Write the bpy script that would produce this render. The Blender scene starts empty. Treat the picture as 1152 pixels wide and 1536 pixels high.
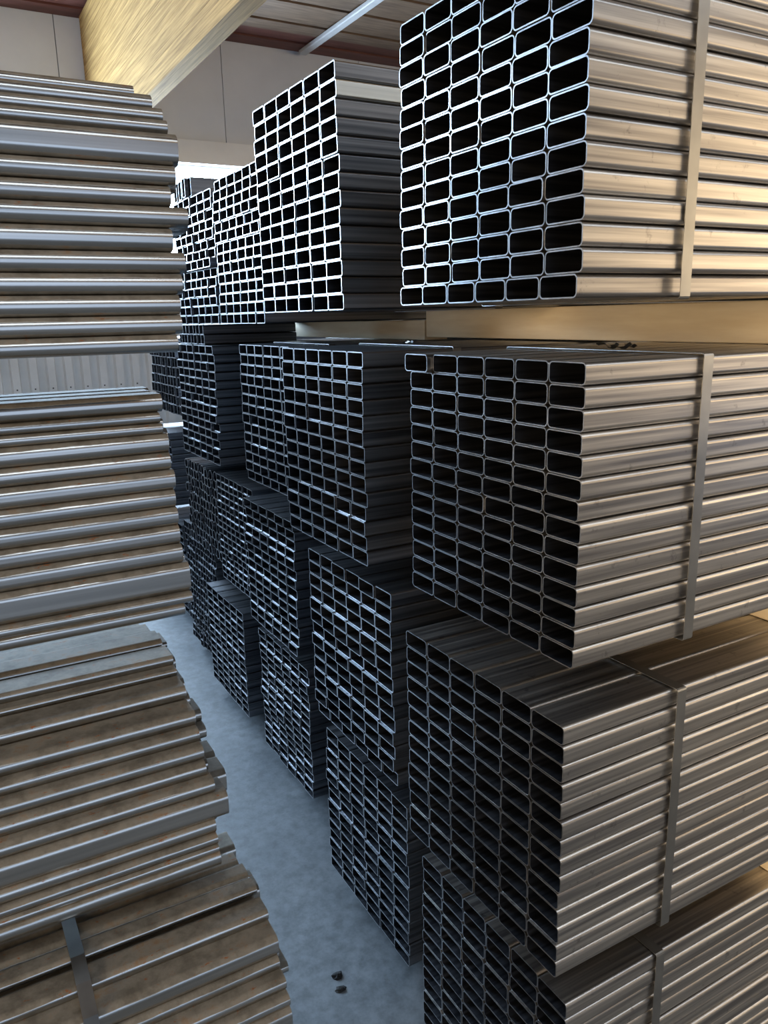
import bpy, math, random
from mathutils import Vector, Matrix

random.seed(7)
R = random.Random(11)
EZ = 1.76                       # eye height above the floor
scene = bpy.context.scene
col = scene.collection

# ------------------------------------------------------------------ camera
cam_data = bpy.data.cameras.new('camera')
cam = bpy.data.objects.new('camera', cam_data)
col.objects.link(cam)
cam_data.sensor_fit = 'VERTICAL'
cam_data.sensor_height = 36.0
cam_data.lens = 1184.96 / 1536.0 * 36.0
cam_data.clip_start = 0.02
cx = Vector((0.86832096, -0.49554324, -0.0213452))
cy = Vector((0.13698192, 0.19822275, 0.97053784))
cw = Vector((0.47671236, 0.84566225, -0.24000143))
m3 = Matrix((cx, cy, -cw)).transposed()
cam.matrix_world = Matrix.Translation((0, 0, EZ)) @ m3.to_4x4()
scene.camera = cam

# ------------------------------------------------------------------ world, exposure
world = bpy.data.worlds.new('world')
scene.world = world
world.use_nodes = True
bg = world.node_tree.nodes['Background']
bg.inputs['Color'].default_value = (0.55, 0.72, 1.0, 1)
bg.inputs['Strength'].default_value = 1.0
vs = scene.view_settings
vs.view_transform = 'Standard'
vs.look = 'None'
vs.exposure = 0.0
vs.gamma = 1.0
vs.use_curve_mapping = False

# ------------------------------------------------------------------ large lights (daylight in the openings of the hall, plus one added lamp)
def area(name, loc, target, sx, sy, energy, color, spread=180):
    l = bpy.data.lights.new(name, 'AREA')
    l.shape = 'RECTANGLE'; l.size = sx; l.size_y = sy
    l.energy = energy; l.color = color; l.spread = math.radians(spread)
    o = bpy.data.objects.new(name, l); col.objects.link(o)
    o.location = loc; o.visible_camera = True
    d = Vector(target) - Vector(loc)
    o.rotation_euler = d.to_track_quat('-Z', 'Y').to_euler()
    return o
# two windows in the back wall
area('window_daylight', (1.65, 7.16, EZ + 0.79), (1.65, 0, EZ + 0.79), 2.2, 0.98, 340, (0.60, 0.79, 1.0))
area('tall_window_daylight', (-1.95, 7.16, EZ + 1.17), (-1.95, 0, EZ + 1.17), 4.7, 1.74, 1000, (0.54, 0.76, 1.0))
# gate in the end wall to the right: low warm sun
area('gate_daylight', (7.36, -1.1, EZ + 0.75), (0, -1.1, EZ + 0.75), 7.0, 2.2, 235, (1.0, 0.68, 0.30))
# added warm lamp, no door there: brightens the gaps between the stacks
area('added_gap_light', (7.37, 1.95, EZ - 0.95), (0, 1.95, EZ - 0.95), 1.2, 1.1, 110, (1.0, 0.78, 0.52))
# gate in the wall to the left
area('door_daylight', (-6.46, -2.2, EZ + 0.35), (1.0, 0.2, EZ + 0.3), 3.4, 2.4, 170, (1.0, 0.72, 0.40), 110)
# gate in the wall behind the camera: open shade
area('yard_daylight', (0.3, -4.96, EZ - 0.1), (0.3, 2.0, EZ - 0.1), 4.6, 2.6, 13, (0.92, 0.96, 1.0))
# rooflight over the aisle in front of the stacks
area('rooflight_daylight', (1.3, -1.2, EZ + 2.22), (1.3, -1.2, 0), 7.6, 1.1, 105, (0.84, 0.93, 1.0))

# ------------------------------------------------------------------ materials
def mat(name):
    m = bpy.data.materials.new(name); m.use_nodes = True
    nt = m.node_tree
    return m, nt, nt.nodes['Principled BSDF']
def N(nt, t, **kw):
    n = nt.nodes.new(t)
    for k, v in kw.items(): setattr(n, k, v)
    return n
def ramp(nt, stops):
    r = N(nt, 'ShaderNodeValToRGB')
    e = r.color_ramp.elements
    while len(e) < len(stops): e.new(0.5)
    for i, (p, c) in enumerate(stops):
        e[i].position = p; e[i].color = (*c, 1)
    return r
def coords(nt, scale, rnd=True):
    tc = N(nt, 'ShaderNodeTexCoord')
    mp = N(nt, 'ShaderNodeMapping')
    mp.inputs['Scale'].default_value = scale
    nt.links.new(tc.outputs['Object'], mp.inputs['Vector'])
    if rnd:
        oi = N(nt, 'ShaderNodeObjectInfo')
        mu = N(nt, 'ShaderNodeMath', operation='MULTIPLY'); mu.inputs[1].default_value = 37.0
        nt.links.new(oi.outputs['Random'], mu.inputs[0])
        nt.links.new(mu.outputs[0], mp.inputs['Location'])
    return mp
def noise(nt, vec, scale, detail=3, rough=0.55):
    n = N(nt, 'ShaderNodeTexNoise')
    n.inputs['Scale'].default_value = scale; n.inputs['Detail'].default_value = detail
    n.inputs['Roughness'].default_value = rough
    nt.links.new(vec.outputs[0], n.inputs['Vector'])
    return n
def mix(nt, fac, a, b):
    x = N(nt, 'ShaderNodeMix', data_type='RGBA')
    for s, v in ((0, fac), (6, a), (7, b)):
        if hasattr(v, 'is_linked') or hasattr(v, 'links'):
            nt.links.new(v, x.inputs[s])
        else:
            x.inputs[s].default_value = v if s == 0 else (*v, 1)
    return x.outputs[2]

def steel(name, c1, c2, rough=(0.28, 0.5), streak=(0.7, 60, 60), spots=0.0, metallic=1.0):
    m, nt, p = mat(name)
    v = coords(nt, streak)
    n = noise(nt, v, 1.6, 4)
    r = ramp(nt, [(0.34, c1), (0.66, c2)])
    nt.links.new(n.outputs['Fac'], r.inputs[0])
    out = r.outputs[0]
    if spots:
        v2 = coords(nt, (1, 1, 1))
        n2 = noise(nt, v2, 30, 4, 0.7)
        r2 = ramp(nt, [(0.62, (0, 0, 0)), (0.74, (1, 1, 1))])
        nt.links.new(n2.outputs['Fac'], r2.inputs[0])
        mu = N(nt, 'ShaderNodeMath', operation='MULTIPLY'); mu.inputs[1].default_value = spots
        nt.links.new(r2.outputs[0], mu.inputs[0])
        out = mix(nt, mu.outputs[0], out, (0.05, 0.045, 0.045))
    nt.links.new(out, p.inputs['Base Color'])
    p.inputs['Metallic'].default_value = metallic
    mr = N(nt, 'ShaderNodeMapRange')
    mr.inputs['To Min'].default_value = rough[0]; mr.inputs['To Max'].default_value = rough[1]
    nt.links.new(n.outputs['Fac'], mr.inputs['Value'])
    nt.links.new(mr.outputs[0], p.inputs['Roughness'])
    return m

M = {}
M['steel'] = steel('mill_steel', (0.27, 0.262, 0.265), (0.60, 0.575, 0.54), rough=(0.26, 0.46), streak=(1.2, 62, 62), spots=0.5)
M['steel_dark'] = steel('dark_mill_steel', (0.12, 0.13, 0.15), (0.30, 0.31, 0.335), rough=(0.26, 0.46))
M['galv'] = steel('zinc_coated_steel', (0.62, 0.66, 0.66), (0.85, 0.88, 0.86), rough=(0.3, 0.45))
M['cut'] = steel('fresh_cut_steel', (0.30, 0.31, 0.33), (0.46, 0.47, 0.50), rough=(0.26, 0.38), streak=(20, 20, 20))
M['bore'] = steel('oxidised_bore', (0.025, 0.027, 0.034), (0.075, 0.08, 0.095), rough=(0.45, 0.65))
M['strap'] = steel('strap_steel', (0.26, 0.265, 0.265), (0.42, 0.42, 0.41), rough=(0.30, 0.42), streak=(4, 4, 4))

def dusty(name):
    # steel with rust dust lying on its upper sides
    m, nt, p = mat(name)
    v = coords(nt, (0.8, 50, 50)); n = noise(nt, v, 1.5, 4)
    r = ramp(nt, [(0.3, (0.42, 0.43, 0.43)), (0.72, (0.64, 0.64, 0.63))])
    nt.links.new(n.outputs['Fac'], r.inputs[0])
    g = N(nt, 'ShaderNodeNewGeometry')
    sx = N(nt, 'ShaderNodeSeparateXYZ'); nt.links.new(g.outputs['Normal'], sx.inputs[0])
    v2 = coords(nt, (7, 30, 30)); n2 = noise(nt, v2, 1.2, 5, 0.65)
    ad = N(nt, 'ShaderNodeMath', operation='MULTIPLY_ADD'); ad.inputs[1].default_value = 0.55
    nt.links.new(n2.outputs['Fac'], ad.inputs[0]); nt.links.new(sx.outputs['Z'], ad.inputs[2])
    rd = ramp(nt, [(0.72, (0, 0, 0)), (0.84, (1, 1, 1))])
    nt.links.new(ad.outputs[0], rd.inputs[0])
    n3 = noise(nt, coords(nt, (2, 2, 2)), 9, 5, 0.7)
    rc = ramp(nt, [(0.36, (0.13, 0.118, 0.10)), (0.58, (0.22, 0.203, 0.175)), (0.72, (0.22, 0.145, 0.09))])
    nt.links.new(n3.outputs['Fac'], rc.inputs[0])
    c = mix(nt, rd.outputs[0], r.outputs[0], rc.outputs[0])
    # orange rust flecks
    n4 = noise(nt, coords(nt, (22, 45, 45)), 1.7, 6, 0.75)
    r4 = ramp(nt, [(0.61, (0, 0, 0)), (0.68, (1, 1, 1))])
    nt.links.new(n4.outputs['Fac'], r4.inputs[0])
    up = N(nt, 'ShaderNodeMapRange'); up.inputs['From Min'].default_value = 0.25; up.inputs['From Max'].default_value = 0.5
    nt.links.new(sx.outputs['Z'], up.inputs['Value'])
    mu = N(nt, 'ShaderNodeMath', operation='MULTIPLY')
    nt.links.new(r4.outputs[0], mu.inputs[0]); nt.links.new(up.outputs[0], mu.inputs[1])
    c = mix(nt, mu.outputs[0], c, (0.24, 0.085, 0.028))
    nt.links.new(c, p.inputs['Base Color'])
    inv = N(nt, 'ShaderNodeMapRange'); inv.inputs['To Min'].default_value = 1.0; inv.inputs['To Max'].default_value = 0.0
    nt.links.new(rd.outputs[0], inv.inputs['Value']); nt.links.new(inv.outputs[0], p.inputs['Metallic'])
    rg = N(nt, 'ShaderNodeMapRange'); rg.inputs['To Min'].default_value = 0.25; rg.inputs['To Max'].default_value = 0.68
    p.inputs['Specular IOR Level'].default_value = 0.08
    nt.links.new(rd.outputs[0], rg.inputs['Value']); nt.links.new(rg.outputs[0], p.inputs['Roughness'])
    return m
M['dusty'] = dusty('rust_dusted_steel')

def plain(name, c1, c2, scale, rough, vecscale=(1, 1, 1), detail=5, bump=0.0, rnd=True):
    m, nt, p = mat(name)
    v = coords(nt, vecscale, rnd); n = noise(nt, v, scale, detail, 0.6)
    r = ramp(nt, [(0.3, c1), (0.7, c2)])
    nt.links.new(n.outputs['Fac'], r.inputs[0]); nt.links.new(r.outputs[0], p.inputs['Base Color'])
    p.inputs['Roughness'].default_value = rough
    if bump:
        b = N(nt, 'ShaderNodeBump'); b.inputs['Strength'].default_value = bump; b.inputs['Distance'].default_value = 0.01
        nt.links.new(n.outputs['Fac'], b.inputs['Height']); nt.links.new(b.outputs[0], p.inputs['Normal'])
    return m
M['timber'] = plain('sawn_timber', (0.72, 0.57, 0.37), (0.88, 0.75, 0.54), 4, 0.65, (8, 0.8, 8), 5, 0.15)
M['glulam'] = plain('glulam_timber', (0.19, 0.105, 0.035), (0.52, 0.315, 0.115), 5, 0.85, (16, 0.35, 16), 6, 0.5)
M['glulam'].node_tree.nodes['Principled BSDF'].inputs['Specular IOR Level'].default_value = 0.15
M['wallpanel'] = plain('painted_wall_panel', (0.66, 0.71, 0.79), (0.74, 0.79, 0.87), 2, 0.6, rnd=False)
M['band'] = plain('pale_lintel_paint', (0.78, 0.80, 0.83), (0.86, 0.88, 0.90), 3, 0.6, rnd=False)
M['sheet'] = plain('weathered_white_sheet', (0.74, 0.75, 0.75), (0.86, 0.87, 0.87), 3, 0.45)
M['plank'] = plain('brown_ceiling_board', (0.09, 0.055, 0.035), (0.21, 0.14, 0.09), 4, 0.6, (1, 9, 9), 5, 0.1)
M['plank_red'] = plain('red_brown_ceiling_board', (0.10, 0.03, 0.022), (0.18, 0.06, 0.045), 4, 0.6, (1, 9, 9), 5, 0.1)
M['concretewall'] = plain('grey_block_wall', (0.22, 0.22, 0.22), (0.30, 0.30, 0.295), 4, 0.8, rnd=False)
M['paint_grey'] = plain('grey_paint', (0.5, 0.51, 0.52), (0.6, 0.61, 0.62), 6, 0.45)
M['white_frame'] = plain('white_window_frame', (0.78, 0.78, 0.78), (0.84, 0.84, 0.84), 6, 0.4)
M['debris'] = plain('dark_debris', (0.006, 0.006, 0.007), (0.03, 0.028, 0.026), 20, 0.8, bump=0.3)
M['screw'] = plain('screw_steel', (0.05, 0.05, 0.05), (0.10, 0.10, 0.10), 6, 0.5)

m, nt, p = mat('concrete_floor')
v = coords(nt, (1, 1, 1), False)
n1 = noise(nt, v, 1.7, 8, 0.68); n2 = noise(nt, v, 26, 6, 0.7); n3 = noise(nt, v, 90, 3, 0.6)
r1 = ramp(nt, [(0.3, (0.095, 0.112, 0.13)), (0.7, (0.20, 0.218, 0.235))]); nt.links.new(n1.outputs['Fac'], r1.inputs[0])
r2 = ramp(nt, [(0.36, (0.45, 0.45, 0.45)), (0.62, (1, 1, 1))]); nt.links.new(n2.outputs['Fac'], r2.inputs[0])
mm = N(nt, 'ShaderNodeMix', data_type='RGBA', blend_type='MULTIPLY'); mm.inputs[0].default_value = 0.7
nt.links.new(r1.outputs[0], mm.inputs[6]); nt.links.new(r2.outputs[0], mm.inputs[7])
nt.links.new(mm.outputs[2], p.inputs['Base Color'])
mr = N(nt, 'ShaderNodeMapRange'); mr.inputs['To Min'].default_value = 0.36; mr.inputs['To Max'].default_value = 0.62
nt.links.new(n2.outputs['Fac'], mr.inputs['Value']); nt.links.new(mr.outputs[0], p.inputs['Roughness'])
b = N(nt, 'ShaderNodeBump'); b.inputs['Strength'].default_value = 0.12; b.inputs['Distance'].default_value = 0.004
nt.links.new(n3.outputs['Fac'], b.inputs['Height']); nt.links.new(b.outputs[0], p.inputs['Normal'])
M['floor'] = m

m, nt, p = mat('window_glass')
for n in list(nt.nodes):
    if n.type != 'OUTPUT_MATERIAL': nt.nodes.remove(n)
out = [n for n in nt.nodes if n.type == 'OUTPUT_MATERIAL'][0]
tr = N(nt, 'ShaderNodeBsdfTransparent'); gl = N(nt, 'ShaderNodeBsdfGlossy'); gl.inputs['Roughness'].default_value = 0.03
mx = N(nt, 'ShaderNodeMixShader'); mx.inputs[0].default_value = 0.08
nt.links.new(tr.outputs[0], mx.inputs[1]); nt.links.new(gl.outputs[0], mx.inputs[2]); nt.links.new(mx.outputs[0], out.inputs[0])
M['glass'] = m

# ------------------------------------------------------------------ mesh helpers
def link(name, me, parent=None, loc=(0, 0, 0)):
    o = bpy.data.objects.new(name, me); col.objects.link(o)
    o.location = loc
    if parent is not None: o.parent = parent
    return o
def mesh(name, verts, faces, mats, midx=None, smooth=None):
    me = bpy.data.meshes.new(name)
    me.from_pydata(verts, [], faces)
    for k in mats: me.materials.append(M[k])
    if midx: me.polygons.foreach_set('material_index', midx)
    if smooth: me.polygons.foreach_set('use_smooth', smooth)
    me.update()
    return me
def box_data(x0, x1, y0, y1, z0, z1, c=0.0):
    """box with chamfered long edges when c > 0 (chamfer around every edge direction Y)"""
    if c <= 0:
        v = [(x0, y0, z0), (x1, y0, z0), (x1, y1, z0), (x0, y1, z0), (x0, y0, z1), (x1, y0, z1), (x1, y1, z1), (x0, y1, z1)]
        f = [(0, 3, 2, 1), (4, 5, 6, 7), (0, 1, 5, 4), (1, 2, 6, 5), (2, 3, 7, 6), (3, 0, 4, 7)]
        return v, f
    pr = [(x0 + c, z0), (x1 - c, z0), (x1, z0 + c), (x1, z1 - c), (x1 - c, z1), (x0 + c, z1), (x0, z1 - c), (x0, z0 + c)]
    v = [(x, y0, z) for x, z in pr] + [(x, y1, z) for x, z in pr]
    f = [(i, (i + 8), (i + 1) % 8 + 8, (i + 1) % 8) for i in range(8)]
    f += [tuple(range(8)), tuple(range(15, 7, -1))]
    return v, f
def box(name, x0, x1, y0, y1, z0, z1, mk, parent=None, c=0.0):
    """object with its origin at the centre of its base"""
    ox, oy, oz = (x0 + x1) / 2, (y0 + y1) / 2, z0
    v, f = box_data(x0 - ox, x1 - ox, y0 - oy, y1 - oy, 0, z1 - oz, c)
    return link(name, mesh(name, v, f, [mk]), parent, (ox, oy, oz))
def tag(o, label, cat, group=None):
    o['label'] = label; o['category'] = cat
    if group: o['group'] = group
    return o
def structure(o):
    o['kind'] = 'structure'; return o
def rrect(w, h, r, seg):
    pts = []
    for (sx, sz, a0) in ((1, 1, 0), (-1, 1, 90), (-1, -1, 180), (1, -1, 270)):
        for k in range(seg + 1):
            a = math.radians(a0 + 90.0 * k / seg)
            pts.append((sx * (w / 2 - r) + r * math.cos(a), sz * (h / 2 - r) + r * math.sin(a)))
    return pts
_tubes = {}
def tube_mesh(w, h, length, r=0.005, t=0.0025, mk='steel', seg=2, direction=1, end='cut'):
    """hollow rounded tube along X; the sawn end is at x=0, the tube runs to x=direction*length; origin at the middle of the section"""
    key = (round(w, 4), round(h, 4), round(length, 2), round(r, 4), t, mk, seg, direction, end)
    if key in _tubes: return _tubes[key]
    o = rrect(w, h, r, seg); i = rrect(w - 2 * t, h - 2 * t, max(r - t, 0.0012), seg)
    n = len(o); L = direction * length
    V = []; F = []; MI = []; S = []
    def ring(pts, x):
        s = len(V); V.extend([(x, y, z) for y, z in pts]); return s
    def wall(a, b_, mi, sm, flip=False):
        for k in range(n):
            q = (a + k, a + (k + 1) % n, b_ + (k + 1) % n, b_ + k)
            F.append(q[::-1] if flip else q); MI.append(mi); S.append(sm)
    fl = direction < 0
    a, b2 = ring(o, 0), ring(o, L); wall(a, b2, 0, True, fl)
    a, b2 = ring(i, 0), ring(i, L); wall(a, b2, 1, True, not fl)
    a, b2 = ring(o, 0), ring(i, 0); wall(a, b2, 2, False, not fl)
    a, b2 = ring(o, L), ring(i, L); wall(a, b2, 2, False, fl)
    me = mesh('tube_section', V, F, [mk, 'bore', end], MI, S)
    ang = []
    for a0 in (0, 90, 180, 270):
        for q in range(seg + 1): ang.append(math.radians(a0 + 90.0 * q / seg))
    nrm = []
    for lp in me.loops:
        vi = lp.vertex_index
        if vi < 2 * n: a = ang[vi % n]; nrm.append((0, math.cos(a), math.sin(a)))
        elif vi < 4 * n: a = ang[vi % n]; nrm.append((0, -math.cos(a), -math.sin(a)))
        elif vi < 6 * n: nrm.append((-direction, 0, 0))
        else: nrm.append((direction, 0, 0))
    me.normals_split_custom_set(nrm)
    _tubes[key] = me
    return me

# ------------------------------------------------------------------ the hall
FL = 0.0; CEIL = EZ + 2.27; YB = 7.0; XL, XR, YF = -6.5, 7.4, -5.0
fl_ = structure(box('floor', XL, XR, YF, YB + 0.3, -0.2, FL, 'floor'))

# ceiling of boards that run across the hall
ceil_ = structure(box('ceiling', XL, XR, YF, YB + 0.3, CEIL + 0.03, CEIL + 0.15, 'plank'))
bw = 0.2
k = 0; y = YF
while y < YB + 0.25:
    red = (k % 9 in (5,)) or (YB - 0.45 < y < YB)
    box('ceiling_board', XL, XR, y + 0.006, y + bw - 0.006, CEIL - (0.012 if k % 2 else 0.0), CEIL + 0.03, 'plank_red' if red else 'plank')
    k += 1; y += bw
for o in [o for o in col.objects if o.name.startswith('ceiling_board')]:
    l = o.location.copy(); o.parent = ceil_; o.location = l - ceil_.location

# back wall: corrugated sheet below, strip window, lintel, smooth panels above
WX0, WX1, WZ0, WZ1 = 0.55, 2.75, EZ + 0.30, EZ + 1.28
TX0, TX1, TZ1 = -4.30, 0.40, EZ + 2.04
back = bpy.data.objects.new('wall_back', None); col.objects.link(back); back.location = (0, YB, 0); structure(back)
def bpart(name, x0, x1, y0, y1, z0, z1, mk, c=0.0):
    o = box(name, x0, x1, y0, y1, z0, z1, mk, None, c); l = o.location.copy(); o.parent = back; o.location = l - back.location; return o
bpart('lower_wall', XL, XR, YB + 0.06, YB + 0.2, 0, WZ0, 'concretewall')
bpart('pier', XL, TX0, YB, YB + 0.2, WZ0, EZ + 1.46, 'wallpanel')
bpart('pier', TX1, WX0, YB, YB + 0.2, WZ0, WZ1, 'wallpanel')
bpart('pier', TX0, TX1, YB, YB + 0.2, TZ1, CEIL + 0.03, 'wallpanel')
bpart('pier', WX1, XR, YB, YB + 0.2, WZ0, WZ1, 'wallpanel')
bpart('lintel', TX1, XR, YB - 0.05, YB + 0.2, WZ1, EZ + 1.46, 'band')
for x0, x1 in [(XL, -5.4), (-5.4, TX0), (TX1, 1.18)] + [(1.18 + i * 1.30, 2.48 + i * 1.30) for i in range(4)] + [(6.38, XR)]:
    if x1 - x0 > 0.02: bpart('wall_panel', x0 + 0.003, x1 - 0.003, YB, YB + 0.2, EZ + 1.46, CEIL + 0.03, 'wallpanel')
# corrugated sheets, one metre wide each
pitch = 0.135
prof = [(0, 0.055), (0.045, 0.055), (0.055, 0.0), (0.11, 0.0), (0.12, 0.055), (0.135, 0.055)]
nrib = 8
V = []; F = []
pts = []
for k in range(nrib):
    for (px, py) in prof[:-1]: pts.append((k * pitch + px, py))
pts.append((nrib * pitch, 0.055))
for (px, py) in pts: V += [(px, py, 0), (px, py, WZ0 - 0.02)]
for k in range(len(pts) - 1): F.append((2 * k, 2 * k + 2, 2 * k + 3, 2 * k + 1))
sheet_me = mesh('corrugated_sheet', V, F, ['sheet'])
x = XL
sheets = []
while x < XR - 0.2:
    o = link('corrugated_sheet', sheet_me, back, (x, 0.0, 0.01)); sheets.append(o)
    x += nrib * pitch
sv, sf = [], []
for k in range(6):
    a = k * math.pi / 3; sv.append((0.007 * math.cos(a), 0, 0.007 * math.sin(a)))
for k in range(6):
    a = k * math.pi / 3; sv.append((0.005 * math.cos(a), -0.006, 0.005 * math.sin(a)))
sf = [tuple(range(11, 5, -1))] + [(k, (k + 1) % 6, (k + 1) % 6 + 6, k + 6) for k in range(6)]
screw_me = mesh('screw', sv, sf, ['screw'])
for o in sheets:
    if -0.5 < o.location.x + 0.5 < 3:
        for k in range(nrib):
            link('screw', screw_me, o, (k * pitch + 0.08, -0.001, EZ - 0.52))

# strip window
def window(name, x0, x1, z0, z1, nw, nh):
    win = bpy.data.objects.new(name, None); col.objects.link(win); win.location = (0, YB + 0.08, z0); structure(win)
    def wpart(nm, a0, a1, y0, y1, c0, c1, mk):
        o = box(nm, a0, a1, y0, y1, c0, c1, mk); l = o.location.copy(); o.parent = win; o.location = l - win.location; return o
    ys = (YB + 0.05, YB + 0.11)
    for c in (z0, z1 - 0.04): wpart('window_frame', x0, x1, *ys, c, c + 0.04, 'white_frame')
    for c in (x0, x1 - 0.04): wpart('window_frame', c, c + 0.04, *ys, z0 + 0.04, z1 - 0.04, 'white_frame')
    dx = (x1 - x0 - 0.04) / nw; dz = (z1 - z0 - 0.04) / nh
    for k in range(1, nw): wpart('mullion', x0 + dx * k, x0 + dx * k + 0.04, *ys, z0 + 0.04, z1 - 0.04, 'white_frame')
    for k in range(nw):
        for q in range(nh):
            if q: wpart('glazing_bar', x0 + dx * k + 0.04, x0 + dx * (k + 1), *ys, z0 + dz * q, z0 + dz * q + 0.04, 'white_frame')
            wpart('pane', x0 + dx * k + 0.04, x0 + dx * (k + 1), YB + 0.078, YB + 0.082, z0 + dz * q + 0.04, z0 + dz * (q + 1), 'glass')
window('window_1', WX0, WX1, WZ0, WZ1, 2, 1)
window('window_2', TX0, TX1, WZ0, TZ1, 4, 2)

# side and rear walls, each with the opening its daylight comes through
def wall_with_gap(name, axis, pos, a0, a1, g0, g1, gz0, gz1):
    e = bpy.data.objects.new(name, None); col.objects.link(e); structure(e)
    e.location = (pos, 0, 0) if axis == 'X' else (0, pos, 0)
    def add(s0, s1, z0, z1):
        if s1 - s0 < 0.01 or z1 - z0 < 0.01: return
        if axis == 'X': o = box('wall_section', pos, pos + 0.2, s0, s1, z0, z1, 'concretewall')
        else: o = box('wall_section', s0, s1, pos - 0.2, pos, z0, z1, 'concretewall')
        l = o.location.copy(); o.parent = e; o.location = l - e.location
    add(a0, g0, 0, CEIL); add(g1, a1, 0, CEIL); add(g0, g1, 0, gz0); add(g0, g1, gz1, CEIL)
wall_with_gap('wall_right', 'X', XR, YF, YB, -4.7, 2.6, EZ - 1.6, EZ + 1.90)
wall_with_gap('wall_front', 'Y', YF, XL, XR, -2.1, 2.7, EZ - 1.5, EZ + 1.3)
wall_with_gap('wall_left', 'X', XL - 0.2, YF, YB, -4.0, -0.4, EZ - 0.9, EZ + 1.6)

# glulam beam overhead and the pale conduit on the ceiling
beam = bpy.data.objects.new('glulam_beam', None); col.objects.link(beam); beam.location = (1.41, 1.2, EZ + 1.31)
tag(beam, 'deep golden glulam timber beam under the ceiling at top left', 'beam')
lam_h = 0.12; z = 0.0; BL = (-4.9 - 1.2, YB - 0.06 - 1.2)
while z < 2.27 - 1.31 - 0.03:
    z1 = min(z + lam_h, 2.27 - 1.31 - 0.016)
    v_, f_ = box_data(-0.0525, 0.0525, BL[0], BL[1], 0, z1 - z - 0.0015, 0.002)
    link('lamella', mesh('lamella', v_, f_, ['glulam']), beam, (R.uniform(-.0008, .0008), 0, z))
    z = z1
tag(box('ceiling_conduit', 3.165, 3.235, -4.5, YB - 0.06, CEIL - 0.05, CEIL - 0.014, 'paint_grey', None, 0.006),
    'pale grey flat bar running along under the brown ceiling boards', 'conduit')

# ------------------------------------------------------------------ bundles of rectangular tube
def strap_part(parent, x, y0, y1, z0, z1, w=0.022, t=0.0012, off=0.0016, dents=None):
    """closed steel band round a bundle (parent-local coordinates)"""
    a, b_, c, d = y0 - off, y1 + off, z0 - off, z1 + off
    ring = [(a, c), (b_, c), (b_, d), (a, d)]
    r = 0.003
    def rr(o):
        pts = []
        for (yy, zz, a0) in ((b_, d, 0), (a, d, 90), (a, c, 180), (b_, c, 270)):
            ca = math.cos(math.radians(a0 + 45)); sa = math.sin(math.radians(a0 + 45))
            cyy = yy - math.copysign(r, ca); czz = zz - math.copysign(r, sa)
            for q in range(3):
                an = math.radians(a0 + 45 * q)
                pts.append((cyy + (r + o) * math.cos(an), czz + (r + o) * math.sin(an)))
        return pts
    i, o = rr(0), rr(t); n = len(i)
    V = [(x - w / 2, *p_) for p_ in o] + [(x + w / 2, *p_) for p_ in o] + [(x - w / 2, *p_) for p_ in i] + [(x + w / 2, *p_) for p_ in i]
    F = []
    for k in range(n):
        k2 = (k + 1) % n
        F += [(k, k2, n + k2, n + k), (2 * n + k, 3 * n + k, 3 * n + k2, 2 * n + k2),
              (k, 2 * n + k, 2 * n + k2, k2), (n + k, n + k2, 3 * n + k2, 3 * n + k)]
    return link('steel_strap', mesh('steel_strap', V, F, ['strap']), parent)

def knot_mesh(seed, s):
    rr = random.Random(seed)
    V = []; F = []
    for q in range(5):
        base = len(V)
        p0 = Vector((rr.uniform(-.02, .02), rr.uniform(-.008, .008), 0.002)) * s
        d = Vector((rr.uniform(-1, 1), rr.uniform(-.5, .5), rr.uniform(.0, .15))).normalized() * 0.022 * s
        up = Vector((0, 0.004, 0.0025)) * s
        for k in range(4):
            c = p0 + d * (k / 3.0) + Vector((0, 0, 0.003 * s * math.sin(k * 1.3 + q)))
            c.z = max(c.z, 0.001)
            V += [tuple(c - up * 0.3), tuple(c + up), tuple(c + up + Vector((0, .0016, 0)))]
        for k in range(3):
            a = base + 3 * k
            F += [(a, a + 3, a + 4, a + 1), (a + 1, a + 4, a + 5, a + 2), (a + 2, a + 5, a + 3, a)]
    return mesh('strap_seal', V, F, ['strap'])

def bundle(label, X, Yn, Yf, Zt, Zb, cols, rows, mk='steel', length=6.0, jx=0.003, jy=0.0015, strap=None, group='rectangular tube bundles on the right',
           r=0.005, t=0.0024, seg=2, out=None, skip=(), special=None, rowdx=None, rowdy=None, name='tube_bundle', part='rectangular_tube', lean=0.0):
    root = bpy.data.objects.new(name, None); col.objects.link(root)
    root.location = (X, (Yn + Yf) / 2, EZ + Zb)
    tag(root, label, 'tube bundle', group)
    W_, H_ = Yf - Yn, Zt - Zb
    a, b_ = W_ / cols, H_ / rows
    rr = random.Random(hash(label) % 1000 if False else sum(map(ord, label)))
    me = tube_mesh(a * 0.985, b_ * 0.972, length, min(r, b_ * 0.27), t, mk, seg)
    for rw in range(rows):           # rw = 0 is the top row
        dy = rr.uniform(-jy, jy) * 1.6 + (rowdy or {}).get(rw, 0.0); dx = rr.gauss(0, jx * 0.6) + (rowdx or {}).get(rw, 0.0)
        for c in range(cols):        # c = 0 is the near column
            if (c, rw) in skip: continue
            mm_ = me
            if special and (c, rw) in special:
                mm_ = tube_mesh(a * 0.985, b_ * 0.972, length, min(r, b_ * 0.27), t, special[(c, rw)], seg)
            ex = (out or {}).get((c, rw), 0.0)
            o = link(part, mm_, root, (dx + rr.gauss(0, jx * 0.5) + ex, -W_ / 2 + a * (c + 0.5) + dy + rr.uniform(-jy, jy) * 0.3 + lean * (rows - 1 - rw), H_ - b_ * (rw + 0.5)))
    if strap is not None:
        for sx in strap:
            strap_part(root, sx - X, -W_ / 2 - 2.2 * jy, W_ / 2 + 2.2 * jy, -0.0003, H_ + 0.0003)
    return root, W_, H_

B = bundle
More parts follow.
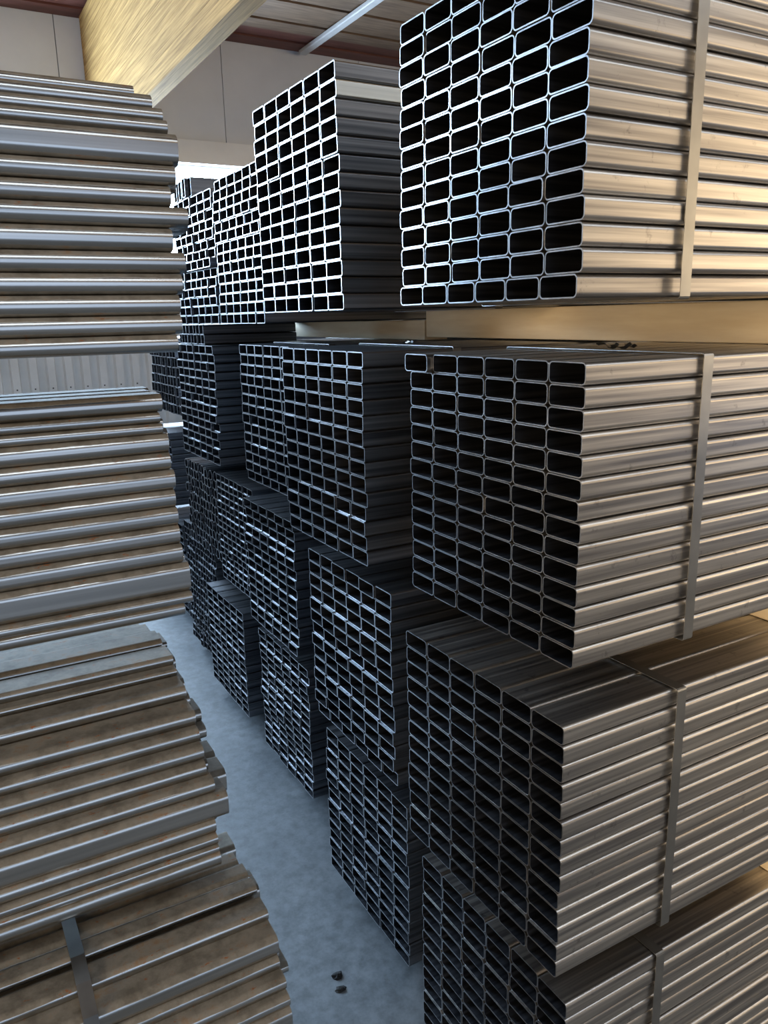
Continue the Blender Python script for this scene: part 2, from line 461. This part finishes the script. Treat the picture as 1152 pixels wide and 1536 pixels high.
# first column, nearest the camera
r1, _, _ = B('uppermost near bundle of steel tubes at top right, bright sawn ends, warm lit side', 0.800, 0.849, 1.329, 0.495, 0.019, 6, 14, strap=(1.001, 4.2),
  jx=0.0016, jy=0.0018, r=0.0078, t=0.0021, seg=4, rowdy={13: 0.006, 3: -0.003})
r2, W2, H2 = B('large near bundle of steel tubes in the middle right with strap knot on top', 0.814, 0.849, 1.329, -0.069, -0.545, 6, 14, strap=(1.066, 4.2),
  jx=0.0012, jy=0.0017, r=0.0078, t=0.0019, seg=4, out={(5, 0): -0.012})
r4, _, _ = B('near bundle of grey steel tubes below the middle right one, wide top visible', 0.792, 0.840, 1.320, -0.634, -1.110, 6, 14, strap=(1.051, 4.2),
  jx=0.0010, jy=0.0017, r=0.0078, t=0.0019, seg=4)
r5, _, _ = B('lowest near bundle of steel tubes at the bottom right corner of the picture', 0.835, 0.858, 1.338, -1.201, -1.677, 6, 14, strap=(1.069, 4.2),
  jx=0.0015, jy=0.0017, r=0.0078, t=0.0019, seg=4)
# knots of strap lying on top of the middle bundles
def first_strap(root): return [c for c in root.children if c.name.startswith('steel_strap')][0]
link('strap_seal', knot_mesh(3, 1.25), first_strap(r2), (1.13 - 0.814, 0.012, H2 + 0.0005))
# second column
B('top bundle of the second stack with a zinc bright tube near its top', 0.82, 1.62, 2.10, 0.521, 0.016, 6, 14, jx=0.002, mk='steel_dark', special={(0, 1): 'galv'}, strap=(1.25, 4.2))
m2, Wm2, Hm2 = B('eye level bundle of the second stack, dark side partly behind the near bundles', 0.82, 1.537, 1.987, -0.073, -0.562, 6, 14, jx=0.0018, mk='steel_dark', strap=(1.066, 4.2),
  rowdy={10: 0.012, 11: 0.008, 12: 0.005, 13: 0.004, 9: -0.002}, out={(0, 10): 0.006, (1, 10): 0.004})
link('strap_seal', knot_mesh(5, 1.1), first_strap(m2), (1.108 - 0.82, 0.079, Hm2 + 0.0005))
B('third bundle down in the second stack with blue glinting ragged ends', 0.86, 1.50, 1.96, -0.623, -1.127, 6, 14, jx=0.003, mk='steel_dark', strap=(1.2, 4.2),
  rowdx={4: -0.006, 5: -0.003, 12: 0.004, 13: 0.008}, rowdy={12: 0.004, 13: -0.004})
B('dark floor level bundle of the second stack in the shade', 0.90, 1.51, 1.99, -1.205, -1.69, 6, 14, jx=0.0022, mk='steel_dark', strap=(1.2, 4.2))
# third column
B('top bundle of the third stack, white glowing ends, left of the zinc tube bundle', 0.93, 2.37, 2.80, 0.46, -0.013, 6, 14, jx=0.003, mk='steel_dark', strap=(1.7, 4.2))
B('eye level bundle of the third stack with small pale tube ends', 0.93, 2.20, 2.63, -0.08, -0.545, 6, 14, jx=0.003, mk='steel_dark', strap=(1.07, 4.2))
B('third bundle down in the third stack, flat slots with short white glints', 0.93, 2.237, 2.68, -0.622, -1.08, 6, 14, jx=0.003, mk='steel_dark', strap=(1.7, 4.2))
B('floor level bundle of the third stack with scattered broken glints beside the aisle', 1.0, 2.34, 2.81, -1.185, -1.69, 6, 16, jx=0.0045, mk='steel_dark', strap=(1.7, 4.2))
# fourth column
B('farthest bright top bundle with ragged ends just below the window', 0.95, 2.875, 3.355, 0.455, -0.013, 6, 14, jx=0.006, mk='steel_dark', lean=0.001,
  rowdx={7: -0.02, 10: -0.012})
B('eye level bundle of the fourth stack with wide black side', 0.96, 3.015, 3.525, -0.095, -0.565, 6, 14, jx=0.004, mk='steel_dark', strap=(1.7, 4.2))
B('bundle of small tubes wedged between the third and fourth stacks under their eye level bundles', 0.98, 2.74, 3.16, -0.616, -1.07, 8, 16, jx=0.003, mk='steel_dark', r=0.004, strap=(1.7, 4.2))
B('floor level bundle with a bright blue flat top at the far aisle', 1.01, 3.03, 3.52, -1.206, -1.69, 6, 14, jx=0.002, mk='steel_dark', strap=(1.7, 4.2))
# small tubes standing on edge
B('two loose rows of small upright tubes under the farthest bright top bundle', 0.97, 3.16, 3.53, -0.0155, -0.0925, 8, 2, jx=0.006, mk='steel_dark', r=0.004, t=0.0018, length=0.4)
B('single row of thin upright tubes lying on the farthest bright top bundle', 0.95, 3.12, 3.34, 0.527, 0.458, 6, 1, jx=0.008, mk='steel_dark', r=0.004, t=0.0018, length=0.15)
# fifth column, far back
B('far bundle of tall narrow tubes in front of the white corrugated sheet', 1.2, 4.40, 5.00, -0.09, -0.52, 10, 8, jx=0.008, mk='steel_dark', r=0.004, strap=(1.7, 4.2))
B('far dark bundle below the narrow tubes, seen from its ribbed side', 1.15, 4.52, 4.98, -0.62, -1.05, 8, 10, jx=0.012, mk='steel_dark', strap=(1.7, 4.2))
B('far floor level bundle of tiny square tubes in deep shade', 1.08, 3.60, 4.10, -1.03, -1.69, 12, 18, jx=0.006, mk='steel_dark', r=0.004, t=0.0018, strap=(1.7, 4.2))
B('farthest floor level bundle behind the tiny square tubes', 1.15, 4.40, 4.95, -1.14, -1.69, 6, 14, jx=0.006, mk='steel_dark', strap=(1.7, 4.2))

# round pipes under the fourth stack's eye level bundle
root = bpy.data.objects.new('pipe_bundle', None); col.objects.link(root); root.location = (1.0, 3.44, EZ - 1.02)
tag(root, 'bundle of small round pipes below the eye level bundle of the fourth stack', 'pipe bundle')
rad = 0.0225; pm = tube_mesh(2 * rad, 2 * rad, 6.0, rad * 0.98, 0.003, 'steel_dark', 3)
rr = random.Random(5)
row = 0; z = rad
while z + rad <= 0.405:
    n = 11 if row % 2 == 0 else 10
    for k in range(n):
        link('round_pipe', pm, root, (rr.gauss(0, 0.004), (k - (n - 1) / 2) * 2 * rad * 1.003, z))
    row += 1; z += rad * 1.7321
top_pipes = z - rad * 1.7321 + rad
strap_part(root, 0.5, -0.248, 0.248, -0.0005, top_pipes)

# ------------------------------------------------------------------ bearers (sawn timber) that carry the bundles
def bearer(label, x, y0, y1, z0, z1, w=0.09):
    return tag(box('timber_bearer', x, x + w, y0, y1, EZ + z0, EZ + z1, 'timber', None, 0.002), label, 'timber', 'timber bearers between the bundles')
XS = [(1.45, 'front'), (5.2, 'rear')]
def set_of(what, y0, y1, z0, z1, x0=1.45):
    for x, w in ((x0, 'nearer'), (5.2, 'farther')):
        bearer('%s timber bearer %s' % (w, what), x, y0, y1, z0, z1)
GF = -EZ
set_of('in the gap under the uppermost near bundle, long and golden', 0.855, 2.26, -0.0685, 0.0155)
set_of('continuing the golden one behind the second stack', 2.27, 3.60, -0.0785, -0.0145, 1.45)
set_of('between the two middle near bundles', 0.86, 1.32, -0.6335, -0.5455)
set_of('between the two lowest near bundles', 0.86, 1.33, -1.2005, -1.1105)
set_of('on the floor under the lowest near bundle', 0.87, 1.33, GF, -1.6775)
set_of('under the eye level bundle of the second stack', 1.51, 1.96, -0.6225, -0.5625)
set_of('under the third bundle of the second stack', 1.52, 1.96, -1.2045, -1.1275)
set_of('on the floor under the second stack', 1.52, 1.98, GF, -1.6905)
set_of('under the eye level bundle of the third stack', 2.25, 2.63, -0.6215, -0.5455)
set_of('under the third bundle of the third stack', 2.345, 2.68, -1.1845, -1.0805)
set_of('on the floor under the third stack', 2.35, 2.80, GF, -1.6905)
set_of('under the wedged small tubes', 2.815, 3.15, -1.185, -1.0705)
set_of('on the floor under the fourth stack', 3.04, 3.51, GF, -1.6905)
set_of('under the eye level bundle of the fourth stack', 3.20, 3.52, -0.6155, -0.5655)
set_of('under the round pipes', 3.24, 3.51, -1.2055, -1.0205)
set_of('under the far narrow tubes', 4.53, 4.97, -0.6195, -0.5205)
set_of('under the far ribbed bundle', 4.53, 4.94, -1.1395, -1.0505)
set_of('on the floor under the tiny square tubes', 3.61, 4.09, GF, -1.6905)
set_of('on the floor under the farthest bundle', 4.41, 4.94, GF, -1.6905)

# ------------------------------------------------------------------ left stack: long tubes lying the other side of the aisle
def left_bundle(label, tubes, depth_y, strap=None):
    """tubes: (x_end, y_front, z_top, height, width); rows are filled up behind to depth_y"""
    zb = min(t_[2] - t_[3] for t_ in tubes); yf = min(t_[1] for t_ in tubes)
    root = bpy.data.objects.new('tube_bundle', None); col.objects.link(root)
    root.location = (0.4, (yf + depth_y) / 2, EZ + zb)
    tag(root, label, 'tube bundle', 'long tube bundles on the left')
    rr = random.Random(len(tubes) * 13)
    for (xe, y0, zt, h, w, rows_behind) in tubes:
        y = y0; first = True
        while y + w <= depth_y + 0.03 or first:
            me = tube_mesh(w - 0.0012, h - 0.0006, 6.0, min(0.0165, h * 0.47), 0.003, 'dusty', 5, -1)
            link('long_tube', me, root, ((xe if first else xe + rr.uniform(-0.012, 0.03)) - 0.4, y + w / 2 - root.location.y, EZ + zt - h / 2 - root.location.z))
            y += w; first = False
            if not rows_behind: break
    if strap: strap(root)
    return root
L1 = [(0.382, 1.54, 0.406, 0.024, 0.08), (0.399, 1.49, 0.382, 0.030, 0.08), (0.405, 1.45, 0.352, 0.025, 0.08), (0.403, 1.42, 0.327, 0.024, 0.08),
      (0.412, 1.40, 0.303, 0.050, 0.08), (0.405, 1.40, 0.253, 0.031, 0.08), (0.395, 1.404, 0.222, 0.034, 0.08), (0.420, 1.398, 0.188, 0.034, 0.08),
      (0.392, 1.402, 0.154, 0.039, 0.08), (0.410, 1.40, 0.115, 0.035, 0.08), (0.402, 1.40, 0.080, 0.035, 0.08), (0.395, 1.40, 0.045, 0.034, 0.08),
      (0.396, 1.402, 0.011, 0.033, 0.08), (0.386, 1.40, -0.022, 0.031, 0.08)]
left_bundle('upper left bundle of long tubes with rounded top under the beam', [t_ + (True,) for t_ in L1], 1.90)
L2 = [(0.390, 1.565, -0.137, 0.036, 0.08), (0.383, 1.565, -0.173, 0.021, 0.08), (0.386, 1.562, -0.194, 0.021, 0.08), (0.395, 1.56, -0.215, 0.038, 0.08), (0.396, 1.562, -0.253, 0.036, 0.08),
      (0.401, 1.558, -0.289, 0.040, 0.08), (0.399, 1.56, -0.329, 0.037, 0.08), (0.401, 1.56, -0.366, 0.038, 0.08), (0.402, 1.562, -0.404, 0.040, 0.08),
      (0.404, 1.56, -0.444, 0.041, 0.08), (0.414, 1.556, -0.485, 0.062, 0.08), (0.413, 1.548, -0.547, 0.022, 0.08), (0.398, 1.558, -0.569, 0.030, 0.08)]
left_bundle('middle left bundle of rust dusted long tubes with flat brown top', [t_ + (True,) for t_ in L2], 1.80 )
L3 = [(0.372, 1.885, -0.735, 0.030, 0.075), (0.375, 1.795, -0.714, 0.030, 0.08), (0.378, 1.71, -0.702, 0.030, 0.08), (0.380, 1.627, -0.711, 0.022, 0.08), (0.380, 1.604, -0.733, 0.015, 0.08),
      (0.380, 1.538, -0.748, 0.030, 0.08), (0.380, 1.478, -0.778, 0.032, 0.08), (0.380, 1.460, -0.810, 0.028, 0.08), (0.380, 1.437, -0.838, 0.030, 0.08), (0.379, 1.425, -0.868, 0.030, 0.08),
      (0.388, 1.405, -0.898, 0.030, 0.08), (0.410, 1.395, -0.928, 0.055, 0.08), (0.382, 1.398, -0.983, 0.032, 0.08), (0.382, 1.392, -1.015, 0.022, 0.08),
      (0.382, 1.390, -1.037, 0.018, 0.08), (0.385, 1.392, -1.055, 0.036, 0.08)]
left_bundle('third left bundle of rust dusted long tubes with stepped sloping top', [t_ + (i > 3,) for i, t_ in enumerate(L3)], 1.88)
L4 = [(0.458, 1.514, -1.190, 0.03, 0.054), (0.460, 1.454, -1.181, 0.03, 0.054), (0.460, 1.404, -1.179, 0.022, 0.046), (0.460, 1.341, -1.193, 0.026, 0.06), (0.460, 1.290, -1.219, 0.046, 0.08), (0.458, 1.284, -1.265, 0.028, 0.08),
      (0.460, 1.258, -1.293, 0.030, 0.08), (0.460, 1.242, -1.323, 0.026, 0.08), (0.460, 1.236, -1.349, 0.060, 0.08)]
zz = -1.409
while zz > -1.66:
    L4.append((0.455 + R.uniform(-.01, .01), 1.236 + R.uniform(-.003, .003), zz, 0.0365, 0.08)); zz -= 0.0365
l4 = left_bundle('lowest left bundle of long tubes bound with a flat grey strap', [t_ + (i > 3,) for i, t_ in enumerate(L4)], 1.72)
# strap over the stepped front of the lowest left bundle
path = [(1.70, -1.186), (1.52, -1.186), (1.40, -1.176), (1.345, -1.190), (1.2885, -1.216), (1.280, -1.262), (1.254, -1.291), (1.238, -1.321), (1.2305, -1.350), (1.229, -1.50), (1.2285, -1.69)]
V = []; F = []
for i, (yy, zz) in enumerate(path):
    j0, j1 = max(0, i - 1), min(len(path) - 1, i + 1)
    d = Vector((path[j1][0] - path[j0][0], path[j1][1] - path[j0][1])).normalized(); nrm = Vector((d.y, -d.x))
    if nrm.x > 0.3 or nrm.y < -0.3: nrm = -nrm
    for (xx, off) in ((0.082, 0.001), (0.108, 0.001), (0.108, 0.0025), (0.082, 0.0025)):
        V.append((xx - 0.4, yy + nrm.x * off - l4.location.y, EZ + zz + nrm.y * off - l4.location.z))
for i in range(len(path) - 1):
    for k in range(4): F.append((4 * i + k, 4 * i + (k + 1) % 4, 4 * i + 4 + (k + 1) % 4, 4 * i + 4 + k))
F += [(0, 1, 2, 3), tuple(4 * (len(path) - 1) + k for k in (3, 2, 1, 0))]
st = link('steel_strap', mesh('steel_strap', V, F, ['strap']), l4)
# left bearers
for x, w in ((-0.9, 'nearer'), (-4.4, 'farther')):
    bearer('%s timber bearer between the two upper left bundles' % w, x, 1.57, 1.79, -0.1365, -0.0535)
    bearer('%s timber bearer under the middle left bundle' % w, x, 1.63, 1.80, -0.7015, -0.5995)
    bearer('%s timber bearer under the third left bundle' % w, x, 1.42, 1.50, -1.1785, -1.0915)
    bearer('%s timber bearer on the floor under the lowest left bundle' % w, x, 1.25, 1.72, GF, -1.6645)

# ------------------------------------------------------------------ debris on the floor of the aisle
def lump(name, x, y, s, seed, label):
    rr = random.Random(seed); V = []; F = []
    n = 9
    for ring, (rad_, h) in enumerate(((1.0, 0.0), (0.85, 0.28), (0.45, 0.45))):
        for k in range(n):
            a = 2 * math.pi * k / n; q = rad_ * s * rr.uniform(0.6, 1.15)
            V.append((q * math.cos(a), 0.75 * q * math.sin(a), h * s * rr.uniform(0.5, 1.2) if ring else 0.0))
    V.append((0, 0, 0.45 * s))
    for ring in range(2):
        for k in range(n):
            k2 = (k + 1) % n; F.append((ring * n + k, ring * n + k2, (ring + 1) * n + k2, (ring + 1) * n + k))
    for k in range(n): F.append((2 * n + k, 2 * n + (k + 1) % n, 3 * n))
    F.append(tuple(range(n - 1, -1, -1)))
    o = link(name, mesh(name, V, F, ['debris']), None, (x, y, 0))
    return tag(o, label, 'debris')
lump('debris_clump', 0.752, 1.65, 0.020, 1, 'larger dark crumpled scrap on the aisle floor, farther of two')
lump('debris_clump', 0.738, 1.605, 0.016, 2, 'dark flattened scrap on the aisle floor just in front of the larger one')
